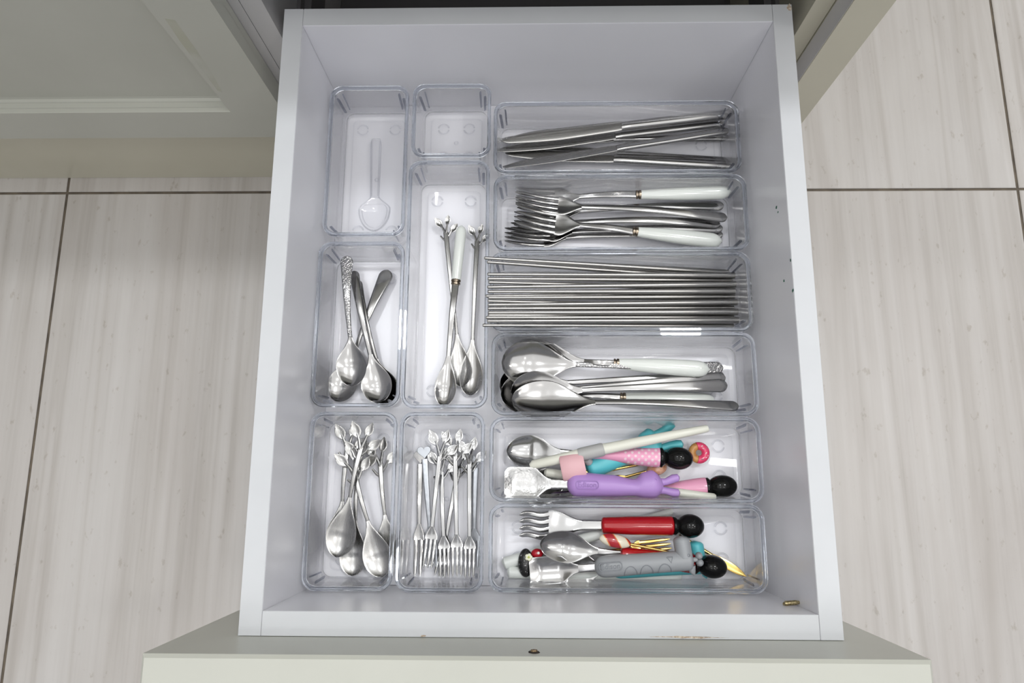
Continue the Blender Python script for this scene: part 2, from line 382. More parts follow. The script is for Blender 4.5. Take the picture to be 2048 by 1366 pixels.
# framed door: stiles and rails round a sunk panel, the step between them moulded
DX0, DX1, DZ0, DZ1 = -1.08, -.2475, .1448, .610
dr = nbx('door', 'beige', DX0, DX1, YD + .0128, YC - .0008, DZ0, DZ1)
FW = .052
IN0, IN1, IZ0, IZ1 = DX0 + FW, DX1 - FW, DZ0 + FW, DZ1 - FW
def dpart(name, outline_front, inset):
    m = MB(); m.ringloft([[(x + .5, YD + .0130 - YC, z) for x, z in outline_front], [(x + .5, YD + inset - YC, z) for x, z in outline_front]])
    return m.build(name, 'beige', dr, False)
dpart('bottom_rail', [(DX0, DZ0), (DX1, DZ0), (IN1, IZ0), (IN0, IZ0)], 0)
dpart('top_rail', [(DX0, DZ1), (DX1, DZ1), (IN1, IZ1), (IN0, IZ1)], 0)
dpart('stile', [(DX1, DZ0), (DX1, DZ1), (IN1, IZ1), (IN1, IZ0)], 0)
dpart('stile', [(DX0, DZ0), (DX0, DZ1), (IN0, IZ1), (IN0, IZ0)], 0)
m = MB(); rings = []
prof = [(0, .0002), (.0004, .0010), (.0009, .0040), (.0022, .0046), (.0028, .0090), (.0040, .0096), (.0052, .0122), (.0085, .0129)]
for d, y in prof:
    rings.append([(IN0 + d + .5, YD + y - YC, IZ0 + d), (IN1 - d + .5, YD + y - YC, IZ0 + d), (IN1 - d + .5, YD + y - YC, IZ1 - d), (IN0 + d + .5, YD + y - YC, IZ1 - d)])
m.ringloft(rings, (False, False)).build('moulding', 'beige', dr, False)
m = MB().plate([(.006 * math.cos(a) * 1.0, .0022 * math.sin(a)) for a in [k * math.pi / 6 for k in range(12)]], 0, .0006)
o = m.build('screw_stain', 'rust', nb); p = Vector((-.4955, YD, .149)); o.location = (p.x + .5, YD + .02 - .0005 - YC - .001, .1432); o.rotation_euler = (math.pi / 2, 0, 0)
def soft_stain():
    m = principled('grease_stain', (.60, .58, .36), .45); b = m.node_tree.nodes['Principled BSDF']
    tc = N(m, 'ShaderNodeTexCoord'); no = N(m, 'ShaderNodeTexNoise'); no.inputs['Scale'].default_value = 25
    r = N(m, 'ShaderNodeMapRange'); r.inputs['From Min'].default_value = .25; r.inputs['From Max'].default_value = .75; r.inputs['To Max'].default_value = .16
    L(m, tc.outputs['Object'], no.inputs['Vector']); L(m, no.outputs['Fac'], r.inputs['Value']); L(m, r.outputs['Result'], b.inputs['Alpha']); return m
M['stain'] = soft_stain()
pts = [(-.2925 + .5, .340), (-.2855 + .5, .338), (-.2865 + .5, .30), (-.2885 + .5, .262), (-.2925 + .5, .233), (-.2955 + .5, .236), (-.2950 + .5, .27), (-.2945 + .5, .31)]
MB().ringloft([[(x, YD - YC - .0001, z) for x, z in pts], [(x, YD - YC - .0003, z) for x, z in pts]]).build('grease_stain', 'stain', nb, False)
ct = bx('countertop', 'counter', None, -1.30, .285, .438, 1.08, .6185, .650, .002)
tag(ct, 'speckled stone countertop above the open drawer', 'countertop')

# ------------------------------------------------------------------ the drawer
XL, XR, YF, YB = -.195, .195, 0.0, .4629
dw = thing('drawer', 'white kitchen drawer pulled fully open, filled with clear cutlery organisers', 'drawer', (0, .22, BOT - .012))
def db(name, mat, x0, x1, y0, y1, z0, z1, b=.0006, label=None):
    return bx(name, mat, dw, x0, x1, y0 - .22, y1 - .22, z0 - BOT + .012, z1 - BOT + .012, b, label)
db('side_panel', 'melamine', XL - .0160, XL, YF - .0165, YB + .0155, BOT - .012, RIM - .0006)
db('side_panel', 'melamine', XR, XR + .0160, YF - .0165, YB + .0155, BOT - .012, RIM - .0006)
db('back_panel', 'melamine', XL + .0002, XR - .0002, YB, YB + .0155, BOT - .012, RIM - .0006)
db('inner_front_panel', 'melamine', XL + .0002, XR - .0002, YF - .0165, YF, BOT - .012, RIM - .0006)
db('bottom_panel', 'melamine', XL + .0002, XR - .0002, YF + .0002, YB - .0002, BOT - .010, BOT)
for (x0, x1, y0, y1) in ((XL - .016, XL, YF - .0165, YB + .0155), (XR, XR + .016, YF - .0165, YB + .0155), (XL + .0003, XR - .0003, YB, YB + .0155), (XL + .0003, XR - .0003, YF - .0165, YF)):
    db('edge_band', 'edge', x0, x1, y0, y1, RIM - .0005, RIM, .0002)
db('drawer_front', 'beige', -.2505, .2415, YF - .0365, YF - .0168, .103, RIM + .054, .0022, 'beige front panel reaching above the box')
def decal(name, mat, parent, pts, nrm, th, loc):
    """thin blob lying on a surface: pts in the plane (u, v), nrm one of x, y, z"""
    m = MB(); f = {'z': lambda u, v, t: (u, v, t), 'y': lambda u, v, t: (u, t, v), 'x': lambda u, v, t: (t, u, v)}[nrm]
    m.ringloft([[f(u, v, 0) for u, v in pts], [f(u * .8, v * .8, th) for u, v in pts]])
    o = m.build(name, mat, parent, True); o.location = loc; return o
def blob(rx, ry, n=14, jit=.25):
    return [(rx * math.cos(2 * math.pi * k / n) * (1 + random.uniform(-jit, jit)), ry * math.sin(2 * math.pi * k / n) * (1 + random.uniform(-jit, jit))) for k in range(n)]
def dloc(x, y, z): return (x, y - .22, z - BOT + .012)
decal('screw_hole', 'dark_hole', dw, blob(.0040, .0042, 14, .15), 'y', .0006, dloc(-.0036, YF - .0168, RIM + .0407))
decal('screw_head', 'rust', dw, blob(.0026, .0026, 12, .15), 'y', .0014, dloc(-.0036, YF - .0168, RIM + .0402))
o = MB().tube([(0, 0, 0), (.008, .0008, .001), (.011, .001, .001)], [.0018, .0018, .0010], 10).build('fixing_pin', 'brass_pin', dw); o.location = dloc(.1845, YF + .0018, RIM - .0365)
o = MB().tube([(0, 0, 0), (.004, -.0004, -.002)], [.0012, .0006], 8).build('fixing_pin', 'brass_pin', dw); o.location = dloc(.1845, YF + .0012, RIM - .0385)
decal('chip', 'chip', dw, [(u * 2.0, v) for u, v in blob(.0100, .0006, 24, .6)], 'z', .0003, dloc(.1030, YF - .0152, RIM))
decal('chip', 'chip', dw, blob(.0020, .0006, 14, .4), 'z', .0003, dloc(-.080, YF - .0157, RIM))
decal('chip', 'chip', dw, blob(.0020, .0035, 14, .3), 'z', .0003, dloc(XR + .0140, YB + .0125, RIM))
for (px, py, rz_) in ((1553, 415, .10), (1590, 512, .07), (1568, 562, .06), (1596, 574, .09), (1556, 424, .05), (1588, 516, .04)):
    # marks on the right wall: where the sight line meets x = XR
    d = CAM_R @ Vector(((px - 1024) / F_PX, -(py - 683) / F_PX, -1)); p = CAM_C + d * ((XR - CAM_C.x) / d.x)
    o = decal('ink_mark', 'green_ink', dw, blob(.0007 + rz_ * .006, .0005 + rz_ * .008, 10, .6), 'x', -.0002, dloc(XR, p.y, min(p.z, RIM - .0022)))

# ------------------------------------------------------------------ clear organisers
def rrect(x0, x1, y0, y1, r, z, n=6):
    pts = []
    for cx, cy, a0 in ((x1 - r, y1 - r, 0), (x0 + r, y1 - r, 90), (x0 + r, y0 + r, 180), (x1 - r, y0 + r, 270)):
        for k in range(n + 1):
            a = math.radians(a0 + 90 * k / n); pts.append((cx + r * math.cos(a), cy + r * math.sin(a), z))
    return pts
def organiser(x0, x1, y0, y1, label, rot=0):
    cx, cy = (x0 + x1) / 2, (y0 + y1) / 2; a, b = (x1 - x0) / 2, (y1 - y0) / 2
    t = thing('drawer_organiser', label, 'organiser', (cx, cy, BOT + .0002), 'clear plastic drawer organisers'); t.rotation_euler[2] = math.radians(rot)
    def rr(i, r, z): return rrect(-a + i, a - i, -b + i, b - i, r, z)
    H = BIN_H; w = .0022
    # foot and inside floor in one thin plate, then the upright walls standing on it
    m = MB(); m.ringloft([rr(.0065, .006, 0), rr(.0048, .008, .0012), rr(.0040, .009, .0070), rr(.0040 + w, .0075, .0070), rr(.0062 + w, .006, .0042), rr(.0090 + w, .005, .0030)])
    m.build('base', 'acrylic', t, True, 60)
    m = MB(); q = [rr(.0040, .009, .0072), rr(.0012, .0105, H - .0046), rr(.0012 + w, .009, H - .0046), rr(.0040 + w, .0075, .0072)]
    m.ringloft(q + [q[0]], (False, False)); m.build('wall', 'acrylic_wall', t, True, 60)
    m = MB(); rings = [rr(.0008, .0107, H - .0042), rr(.0000, .0115, H - .0034), rr(.0000, .0115, H - .0008), rr(.0007, .0108, H), rr(.0026, .0092, H), rr(.0034, .0086, H - .0010), rr(.0034, .0086, H - .0034), rr(.0030, .0088, H - .0042)]
    m.ringloft(rings + [rings[0]], (False, False)); m.build('rim', 'acrylic_rim', t, True, 35)
    # moulded line round the inside floor
    m = MB(); q = [rr(.0110, .005, .0031), rr(.0113, .005, .0036), rr(.0119, .0048, .0036), rr(.0122, .0046, .0031)]
    m.ringloft(q, (False, False)).build('floor_bead', 'acrylic_mark', t, True, 60)
    for sx in (-1, 1):
        for sy in (-1, 1):
            m = MB()
            for k in range(2):
                aa = math.radians(45) + math.radians(52) * (k - .5); r0 = .0062
                for z0, z1, th in ((.020, H - .006, .0006),):
                    c = Vector((sx * (a - .0118 - .0012), sy * (b - .0118 - .0012)))
                    d = Vector((sx * math.cos(aa), sy * math.sin(aa))); s = Vector((-d.y, d.x)) * th
                    p0 = c + d * r0; p1 = c + d * (r0 + .0022)
                    lo = .0014
                    m.ringloft([[(*(p0 - s - d * lo), z0), (*(p1 - s - d * lo), z0), (*(p1 + s - d * lo), z0), (*(p0 + s - d * lo), z0)],
                                [(*(p0 - s), z1), (*(p1 - s), z1), (*(p1 + s), z1), (*(p0 + s), z1)]])
            m.build('stacking_rib', 'acrylic_rib', t, False)
            m = MB(); c = (sx * (a - .021), sy * (b - .021), .0034)
            if b < .045: c = (sx * (a - .024), sy * (b - .022), .0034)
            m.torus(c, .0052, .0007, 14, 6, math.radians(12), math.radians(168)); m.torus(c, .0052, .0007, 14, 6, math.radians(192), math.radians(348))
            m.build('foot_ring', 'acrylic_mark', t, True)
    m = MB().torus((0, 0, .0033), .0018, .0005, 12, 6); m.build('gate_mark', 'acrylic_mark', t)
    return t
BINS = [
    (-.1925, -.1180, .3070, .4555, 'clear organiser holding one see-through plastic spoon, back left corner', .0),
    (-.1145, -.0410, .3830, .4570, 'small square empty clear organiser at the back of the drawer', 0),
    (-.1160, -.0415, .1515, .3795, 'long clear organiser holding a white-handled spoon between two leaf spoons', 0),
    (-.1945, -.1170, .1525, .3015, 'clear organiser holding four plain steel teaspoons', 0),
    (-.1930, -.1180, .0020, .1485, 'clear organiser holding leaf-topped teaspoons in the front left corner', 0),
    (-.1160, -.0435, .0015, .1485, 'clear organiser holding small leaf and heart topped dessert forks', 0),
    (-.0385, .1880, .3665, .4380, 'clear organiser holding the steel table knives', 0),
    (-.0380, .1905, .2925, .3650, 'clear organiser holding the dinner forks', 0),
    (-.0405, .1895, .2190, .2915, 'clear organiser holding the steel chopsticks', 0),
    (-.0385, .1895, .1455, .2180, 'clear organiser holding the big table spoons', 0),
    (-.0395, .1890, .0735, .1445, 'clear organiser with the purple and pink children cutlery', 0),
    (-.0395, .1875, .0020, .0725, 'clear organiser with the red and grey children cutlery', 0)]
for bb in BINS: organiser(*bb)

# ------------------------------------------------------------------ cutlery builders (all along local +x, head at 0, handle end at L)
def bowl_stations(Lb, wb, depth, th=.0012, neck=.003, pointy=.44, n=22, rise=0.0):
    st = []
    for i in range(n + 1):
        s = i / n; s = s ** 1.25 if s < 1 else 1
        if s < pointy: k = math.sqrt(max(0, 1 - (1 - s / pointy) ** 2))
        else:
            t = (s - pointy) / (1 - pointy); k = .5 + .5 * math.cos(math.pi * t); k = k * (1 - neck / wb) + neck / wb
        k = max(k, .04)
        e = max(0.0, min(1.0, (k * wb - neck * .9 * (s > pointy)) / wb)); dd = depth * e ** 1.1
        st.append((Lb * s, 0, -dd + rise * s * s, wb * k, th, dd))
    return st
def spoon(name, label, group, A, B, Lb, wb, hw, neck=.0024, depth=.0055, mat='steel', hmat=None, arch=.008, roll=0, pointy=.42, cat='spoon', th=.0020):
    t = thing(name, label, cat, group=group); Ln = (Vector(B) - Vector(A)).length
    Lb *= 1.15; pointy /= 1.15
    MB().sheet(bowl_stations(Lb, wb, depth, .0012, neck, pointy)).build('bowl', mat, t, True, 60)
    st = []
    n = 26
    for i in range(n + 1):
        u = 1 - (1 - i / n) ** 2; x = Lb * .97 + (Ln - Lb * .97) * u
        k = neck + (hw - neck) * (u ** 1.7)
        rr = max(.04, 1.1 * hw / (Ln - Lb)); k *= math.sqrt(max(.012, 1 - ((u - 1 + rr) / rr) ** 2)) if u > 1 - rr else 1
        z = arch * math.sin(math.pi * min(1, u * .95 + .02)) * (1 - .35 * u)
        st.append((x, 0, z, k, th * (1.25 if u < .3 else 1.0), -.0002))
    MB().sheet(st).build('handle', hmat or mat, t, True, 60)
    return lay(t, A, B, roll)
def ceramic_tail(t, x0, x1, z0=0.0, z1=0.0, r=.0050):
    """bronze ferrule and white swelling handle from x0 to x1"""
    zf = lambda x: z0 + (z1 - z0) * (x - x0) / (x1 - x0)
    m = MB(); xs = [x0 - .0048, x0 - .0044, x0 - .0030, x0 - .0026, x0 - .0022, x0 - .0018, x0 - .0004, x0 + .0006]; rs = [.0034, .0044, .0044, .0036, .0036, .0046, .0046, .0044]
    m.tube([(x, 0, zf(x)) for x in xs], rs, 16, .8).build('ferrule', 'ferrule', t)
    pts, rad = [], []
    for i in range(27):
        u = i / 26; x = x0 + (x1 - x0) * u
        k = .0045 + (r - .0045) * math.sin(min(1, u / .72) * math.pi / 2)
        if u > .86: k *= math.sqrt(max(.01, 1 - ((u - .86) / .14) ** 2))
        pts.append((x, 0, zf(x))); rad.append(k)
    MB().tube(pts, rad, 20, .78).build('handle', 'ceramic', t)
def white_spoon(name, label, group, A, B, Lb, wb, split, roll=0, depth=.0055, mat='steel', r=.0074):
    t = thing(name, label, 'spoon', group=group); Ln = (Vector(B) - Vector(A)).length
    Lb *= 1.2
    MB().sheet(bowl_stations(Lb, wb, depth, .0012, .0022, .36)).build('bowl', mat, t, True, 60)
    xs = Ln * split; n = 14
    MB().sheet([(Lb * .97 + (xs - Lb * .97) * i / n, 0, .004 * math.sin(math.pi * i / n) + .001 * i / n, .0022 + .0012 * i / n, .0022, 0) for i in range(n + 1)]).build('neck', mat, t, True, 60)
    ceramic_tail(t, xs, Ln, .001, .0, r)
    return lay(t, A, B, roll)
def fork_head(t, Lh, wh, slot, neck, mat, tines=4, drop=.006, th=.0016, lift=.004, wavy=0.0, fat=0.0):
    """head plate from x=slot to Lh, separate tines from 0 to slot"""
    def zc(x): u = x / Lh; return lift * (1 - u) ** 2 * 2.2 - drop * math.sin(math.pi * min(1, u)) * .8
    st = []; n = 12
    for i in range(n + 1):
        u = i / n; x = slot + (Lh - slot) * u
        k = neck + (wh - neck) * (.5 + .5 * math.cos(math.pi * min(1, max(0, (u - .12) / .88))))
        if u < .1: k = wh * (.97 + .03 * u / .1)
        st.append((x, 0, zc(x), k, th, .0012 * (1 - u)))
    MB().sheet(st).build('head', mat, t, True, 60)
    pitch = 2 * wh / tines
    for k in range(tines):
        y = -wh + pitch * (k + .5); st = []
        for i in range(11):
            u = i / 10; x = slot * 1.02 * u; hw = pitch * (.28 + fat + (.12 - fat) * u); y2 = y * (.93 + .07 * u)
            if u < .12: hw *= math.sqrt(max(.05, u / .12))
            yy = y2 + (wavy * math.sin(u * 2 * math.pi * 1.0) if wavy else 0)
            st.append((x, yy, zc(x) + .0012 * (y / wh) ** 2, hw, th, 0))
        MB().sheet(st, 2).build('tine', mat, t, True, 60)
def fork(name, label, group, A, B, Lh, wh, hw, mat='steel', slot=.62, neck=.0026, arch=.006, roll=0, hmat=None, tines=4):
    t = thing(name, label, 'fork', group=group); Ln = (Vector(B) - Vector(A)).length
    fork_head(t, Lh, wh, Lh * slot, neck, mat, tines)
    st = []; n = 24
    for i in range(n + 1):
        u = 1 - (1 - i / n) ** 2; x = Lh * .97 + (Ln - Lh * .97) * u; k = neck + (hw - neck) * u ** 1.6
        rr = max(.03, 1.1 * hw / (Ln - Lh)); k *= math.sqrt(max(.012, 1 - ((u - 1 + rr) / rr) ** 2)) if u > 1 - rr else 1
        st.append((x, 0, arch * math.sin(math.pi * min(1, u)) * (1 - .3 * u), k, .0023, -.0003))
    MB().sheet(st).build('handle', hmat or mat, t, True, 60)
    return lay(t, A, B, roll)
def white_fork(name, label, group, A, B, Lh, wh, split, roll=0):
    t = thing(name, label, 'fork', group=group); Ln = (Vector(B) - Vector(A)).length
    fork_head(t, Lh, wh, Lh * .60, .0024, 'steel', 4)
    xs = Ln * split; n = 12
    MB().sheet([(Lh * .97 + (xs - Lh * .97) * i / n, 0, .0025 * math.sin(math.pi * i / n), .0024 + .0014 * i / n, .0022, 0) for i in range(n + 1)]).build('neck', 'steel', t, True, 60)
    ceramic_tail(t, xs, Ln, 0, 0, .0072)
    return lay(t, A, B, roll)
def knife(name, label, group, A, B, split, wb, hw, roll=0, mat='steel_satin', belly=1):
    t = thing(name, label, 'knife', group=group); Ln = (Vector(B) - Vector(A)).length; xs = Ln * split
    st = []; n = 26
    for i in range(n + 1):
        u = i / n
        u = u ** 1.3
        top = wb * .62 * math.sin(min(1, u / .34 + .02) * math.pi / 2) ** .75 * (1 - .10 * max(0, u - .34)); bot = wb * .62 * (.55 + .55 * math.sin(min(1, u / .5) * math.pi / 2) - (.30 * (u - .5) / .5 if u > .5 else 0))
        if u < .06: f = math.sqrt(max(.03, 1 - (1 - u / .06) ** 2)); top *= f; bot *= f
        if u > .94: f = 1 - .10 * (u - .94) / .06; top *= f; bot *= f
        st.append((xs * u, belly * (top - bot) / 2, 0, (top + bot) / 2, .0012 + .0006 * u, 0))
    MB().sheet(st).build('blade', mat, t, True, 60)
    st = []; n = 22
    for i in range(n + 1):
        u = i / n; k = hw * (.84 + .16 * u)
        if u > .94: k *= math.sqrt(max(.05, 1 - ((u - .94) / .06) ** 2))
        th = .0058 if .02 < u < .95 else .0046
        if u > .95: th *= math.sqrt(max(.1, 1 - ((u - .95) / .05) ** 2))
        st.append((xs * .992 + (Ln - xs * .992) * u, 0, 0, k, th, 0))
    MB().sheet(st, 5, True).build('handle', 'steel', t, True, 70)
    return lay(t, A, B, roll)
def leaf_mesh(Lf, wf, cup=.0012, th=.0011):
    st = []
    for i in range(11):
        u = i / 10; k = wf * math.sin(math.pi * u ** .85) ** .8 if 0 < u < 1 else 0
        st.append((Lf * u, 0, cup * math.sin(math.pi * u) * -1, max(k, wf * .06), th, cup * math.sin(math.pi * u)))
    return MB().sheet(st, 3)
def leaf_top(t, x0, s, mat, flip=1):
    """sprig on the end of a stem that stops at x0; s = size"""
    def tw(name, pts, r): MB().tube(pts, r, 8).build(name, mat, t)
    tw('twig', [(x0 - .002 * s, 0, 0), (x0 + .004 * s, .0022 * s * flip, .0004), (x0 + .008 * s, .0042 * s * flip, .0006)], [.0013 * s, .0011 * s, .0008 * s])
    tw('twig', [(x0 - .001 * s, 0, 0), (x0 + .005 * s, -.0016 * s * flip, .0004), (x0 + .0085 * s, -.0024 * s * flip, .0006)], [.0013 * s, .0010 * s, .0008 * s])
    tw('twig', [(x0 - .006 * s, 0, 0), (x0 - .002 * s, -.0034 * s * flip, .0004), (x0 + .0015 * s, -.0055 * s * flip, .0006)], [.0012 * s, .0010 * s, .0008 * s])
    tw('twig', [(x0 - .009 * s, 0, 0), (x0 - .0065 * s, .0030 * s * flip, .0004), (x0 - .003 * s, .0054 * s * flip, .0006)], [.0012 * s, .0010 * s, .0007 * s])
    for (lx, ly, ang, L_, w_) in ((.0052, .0028, 32, .0118, .0034), (.0070, -.0018, -14, .0100, .0028), (-.0005, -.0044, -46, .0106, .0032)):
        o = leaf_mesh(L_ * s, w_ * s).build('leaf', mat, t, True, 60); o.location = (x0 + lx * s, ly * s * flip, .0007); o.rotation_euler = (0, math.radians(-4), math.radians(ang * flip))
def leaf_spoon(label, group, A, B, Lb, wb, s=1.0, roll=0, flip=1, mat='steel_satin', long=False):
    t = thing('leaf_topped_spoon', label, 'spoon', group=group); Ln = (Vector(B) - Vector(A)).length
    Lb *= 1.28
    MB().sheet(bowl_stations(Lb, wb, .0042, .0011, .0017, .33)).build('bowl', mat, t, True, 60)
    xe = Ln - .0165 * s; n = 18; st = []
    for i in range(n + 1):
        u = i / n; st.append((Lb * .96 + (xe - Lb * .96) * u, 0, .0028 * math.sin(math.pi * u),   .0016 + .0009 * u, .0020, 0))
    MB().sheet(st).build('stem', mat, t, True, 60)
    leaf_top(t, xe, s, mat, flip)
    return lay(t, A, B, roll)
def small_fork(name, label, group, A, B, top, mat='steel_bright', flip=1, s=1.0, tines=3, wh=.0056, Lh=.036):
    t = thing(name, label, 'fork', group=group); Ln = (Vector(B) - Vector(A)).length
    fork_head(t, Lh, wh, Lh * .66, .0018, mat, tines, .003, .0013, .0015)
    xe = Ln - (.0165 * s if top == 'leaf' else .010); n = 16
    hwid = .0030 if top == 'heart' else .0023
    MB().sheet([(Lh * .96 + (xe - Lh * .96) * i / n, 0, .002 * math.sin(math.pi * i / n), .0018 + (hwid - .0018) * i / n, .0018, 0) for i in range(n + 1)]).build('stem', mat, t, True, 60)
    if top == 'leaf': leaf_top(t, xe, s, mat, flip)
    else:
        pts = []
        for k in range(28):
            a = 2 * math.pi * k / 28; X = 16 * math.sin(a) ** 3; Y = 13 * math.cos(a) - 5 * math.cos(2 * a) - 2 * math.cos(3 * a) - math.cos(4 * a)
            pts.append((xe + .0065 + Y * .00040, X * .00040))
        MB().plate(pts, -.0008, .0008, .06).build('heart', mat, t, True, 40)
    return lay(t, A, B)

# pixel maps of the close-up crops the layout was measured from
def crop(x0, y0, k): return lambda zx, zy, h: at(x0 + zx / k, y0 + zy / k, ZF + h)
KN = crop(980, 190, 3.938); CH = crop(960, 490, 3.593); KD = crop(970, 830, 3.593); TS = crop(620, 410, 3.25); SM = crop(600, 810, 3.503)

# clear plastic spoon, back left organiser
t = thing('plastic_spoon', 'see-through disposable plastic spoon lying alone in the back left organiser', 'spoon')
A, B = at(748, 462, ZF + .0045), at(752, 278, ZF + .004); Ln = (B - A).length
BS = bowl_stations(.036, .0152, .0036, .0010, .0040, .62)
MB().sheet(BS).build('bowl', 'clear_ps', t, True, 60)
HS = [(.034 + (Ln - .034) * i / 16, 0, .001, (.0040 + .0014 * i / 16) * (1 if i < 15 else (.93 if i == 15 else .72)), .0012, -.0012) for i in range(17)]
MB().sheet(HS).build('handle', 'clear_ps', t, True, 60)
side = [(x, hw, z + dish) for (x, y, z, hw, th, dish) in BS[:-1] + HS]
m = MB(); m.tube([(x, y, z) for x, y, z in side] + [(x, -y, z) for x, y, z in reversed(side)], .00055, 8); m.build('edge_bead', 'acrylic_mark', t)
m = MB(); inner = [(x * .86 + .003, hw * .80, z + dish * .64 + .0008) for (x, y, z, hw, th, dish) in BS[:-4]]
m.tube([(x, y, z) for x, y, z in inner] + [(x, -y, z) for x, y, z in reversed(inner)], .0004, 8); m.build('bowl_line', 'acrylic_mark', t)
for s in (-1, 1): MB().tube([(.036, s * .0030, .0006), (Ln - .003, s * .0040, .0008)], .0006, 8).build('rib', 'acrylic_mark', t)
lay(t, A, B)

# table knives
g = 'steel table knives'
knife('table_knife', 'steel table knife lowest in the pile, its blade hidden under the others', g, KN(75, 350, .004), KN(1890, 330, .004), .50, .0092, .0050)
knife('table_knife', 'steel table knife with dark handle tucked behind the front-most knife', g, KN(120, 410, .0075), KN(1900, 530, .005), .50, .0092, .0050)
knife('table_knife', 'steel table knife along the organiser front with a shiny straight handle', g, KN(120, 455, .011), KN(1912, 555, .010), .482, .0092, .0050, 0)
knife('table_knife', 'steel table knife in the middle with only its blade tip side clear', g, KN(60, 432, .0165), KN(1880, 212, .0155), .512, .0092, .0050, -6)
knife('table_knife', 'steel table knife nearest the back wall, lying free along the top', g, KN(95, 360, .0225), KN(1935, 140, .024), .515, .0092, .0050, 8)
knife('table_knife', 'steel table knife on top crossing the pile diagonally to the front corner', g, KN(100, 565, .019), KN(1895, 275, .025), .505, .0092, .0050, -30)

# dinner forks
g = 'dinner forks'
fork('dinner_fork', 'plain steel dinner fork lowest, along the organiser front', g, KN(118, 1125, .004), KN(1832, 1100, .005), .060, .0092, .0050)
fork('dinner_fork', 'plain steel dinner fork at the bottom under the upper white handle', g, KN(215, 930, .004), KN(1840, 872, .006), .060, .0092, .0050)
fork('dinner_fork', 'plain steel dinner fork in the middle layer, second edge from the front', g, KN(165, 1085, .009), KN(1832, 1050, .010), .060, .0092, .0050)
fork('dinner_fork', 'plain steel dinner fork with its arched handle showing between the two white handles', g, KN(190, 1000, .014), KN(1810, 1015, .013), .060, .0092, .0050, arch=.010)
white_fork('white_handled_fork', 'white-handled fork nearest the back, head under a steel fork', g, KN(205, 815, .013), KN(1900, 760, .024), .062, .0115, .585)
white_fork('white_handled_fork', 'white-handled fork nearest the organiser front, head on top', g, KN(205, 965, .022), KN(1828, 1155, .018), .062, .0118, .592)
fork('dinner_fork', 'plain steel dinner fork on top of the pile, tines over the white-handled one', g, KN(205, 838, .022), KN(1866, 968, .020), .064, .0092, .0050, arch=.007)

# steel chopsticks: thin ends over the left rim, thick ends down inside the organiser
g = 'steel chopsticks'
ST = [((30, 93), (1785, 200), .0085), ((50, 122), (1790, 244), .0030),
      ((52, 210), (1830, 219), .0155), ((55, 242), (1815, 254), .0090), ((60, 267), (1835, 316), .0030), ((52, 302), (1845, 282), .0155),
      ((55, 335), (1832, 333), .0155), ((40, 367), (1820, 352), .0030), ((58, 378), (1832, 372), .0100), ((55, 402), (1815, 447), .0035), ((55, 430), (1855, 411), .0160),
      ((55, 456), (1820, 452), .0090), ((58, 485), (1862, 481), .0165), ((58, 505), (1830, 512), .0035), ((42, 521), (1820, 520), .0095), ((50, 546), (1866, 541), .0165), ((18, 577), (1818, 582), .0060)]
WHICH = ['steel chopstick nearest the back, slanting away from the rest with its tip highest', 'steel chopstick slanting beside the back-most one',
         'steel chopstick first of the straight row from the back', 'steel chopstick second of the straight row from the back', 'steel chopstick third tip of the straight row from the back',
         'steel chopstick fourth tip of the straight row from the back', 'steel chopstick fifth tip of the straight row from the back', 'steel chopstick half hidden under the sixth tip of the straight row',
         'steel chopstick sixth full tip of the straight row from the back', 'steel chopstick seventh tip of the straight row, thick end buried', 'steel chopstick in the middle of the row with a thick shiny end',
         'steel chopstick buried between the two thick ends mid-row', 'steel chopstick with the thickest dark-spotted end', 'steel chopstick fifth from the front, thick end buried',
         'steel chopstick third from the front, partly buried', 'steel chopstick second from the front with a long thick end', 'steel chopstick nearest the organiser front, sticking out farthest left']
for ((lx, ly), (rx, ry), h), lab in zip(ST, WHICH):
    A, B = CH(lx, ly, .0490), CH(rx, ry, h + .0006)
    t = thing('chopstick', lab, 'chopstick', group=g); Ln = (B - A).length
    n = 12; xs = [.040 + (Ln - .0405) * i / n for i in range(n + 1)]; r = lambda x: .00150 + .00155 * (x / Ln) ** 1.1
    MB().tube([(x, 0, 0) for x in xs] + [(Ln, 0, 0)], [r(x) for x in xs] + [.0022], 14).build('shaft', 'steel_stick', t, True, 50)
    pts, rad = [(0, 0, 0)], [.0010]
    k = 0; x = .0006
    while x < .040: pts.append((x, 0, 0)); rad.append(r(x) * (1.0 if k % 2 else .90)); x += .0007; k += 1
    pts.append((.0402, 0, 0)); rad.append(r(.04)); MB().tube(pts, rad, 10).build('ridged_tip', 'steel_stick', t, True, 50)
    lay(t, A, B)

# table spoons
g = 'table spoons'
spoon('table_spoon', 'steel table spoon at the very bottom, dark bowl rim showing at far left', g, CH(140, 1010, .0075), CH(1755, 945, .003), .056, .0185, .0060, roll=0, depth=.0065)
white_spoon('white_handled_spoon', 'white-handled spoon nearest the organiser front, bowl under the pile', g, CH(165, 1055, .0105), CH(1695, 1128, .010), .056, .0180, .575)
white_spoon('white_handled_spoon', 'white-handled spoon nearest the back, neck curving over the stacked bowls', g, CH(195, 800, .0155), CH(1650, 896, .022), .060, .0190, .555, 12)
spoon('table_spoon', 'steel table spoon with engraved handle and round dark bowl at the back', g, CH(155, 845, .0215), CH(1745, 885, .012), .060, .0205, .0060, hmat='engraved', roll=10, depth=.0075)
spoon('table_spoon', 'steel table spoon third from the top, its handle between the engraved and the smooth one', g, CH(150, 1075, .0175), CH(1762, 955, .013), .057, .0188, .0060, depth=.0068)
spoon('table_spoon', 'steel table spoon second from the top with a near-black bowl', g, CH(222, 1060, .0235), CH(1775, 1010, .018), .057, .0188, .0064, depth=.0070)
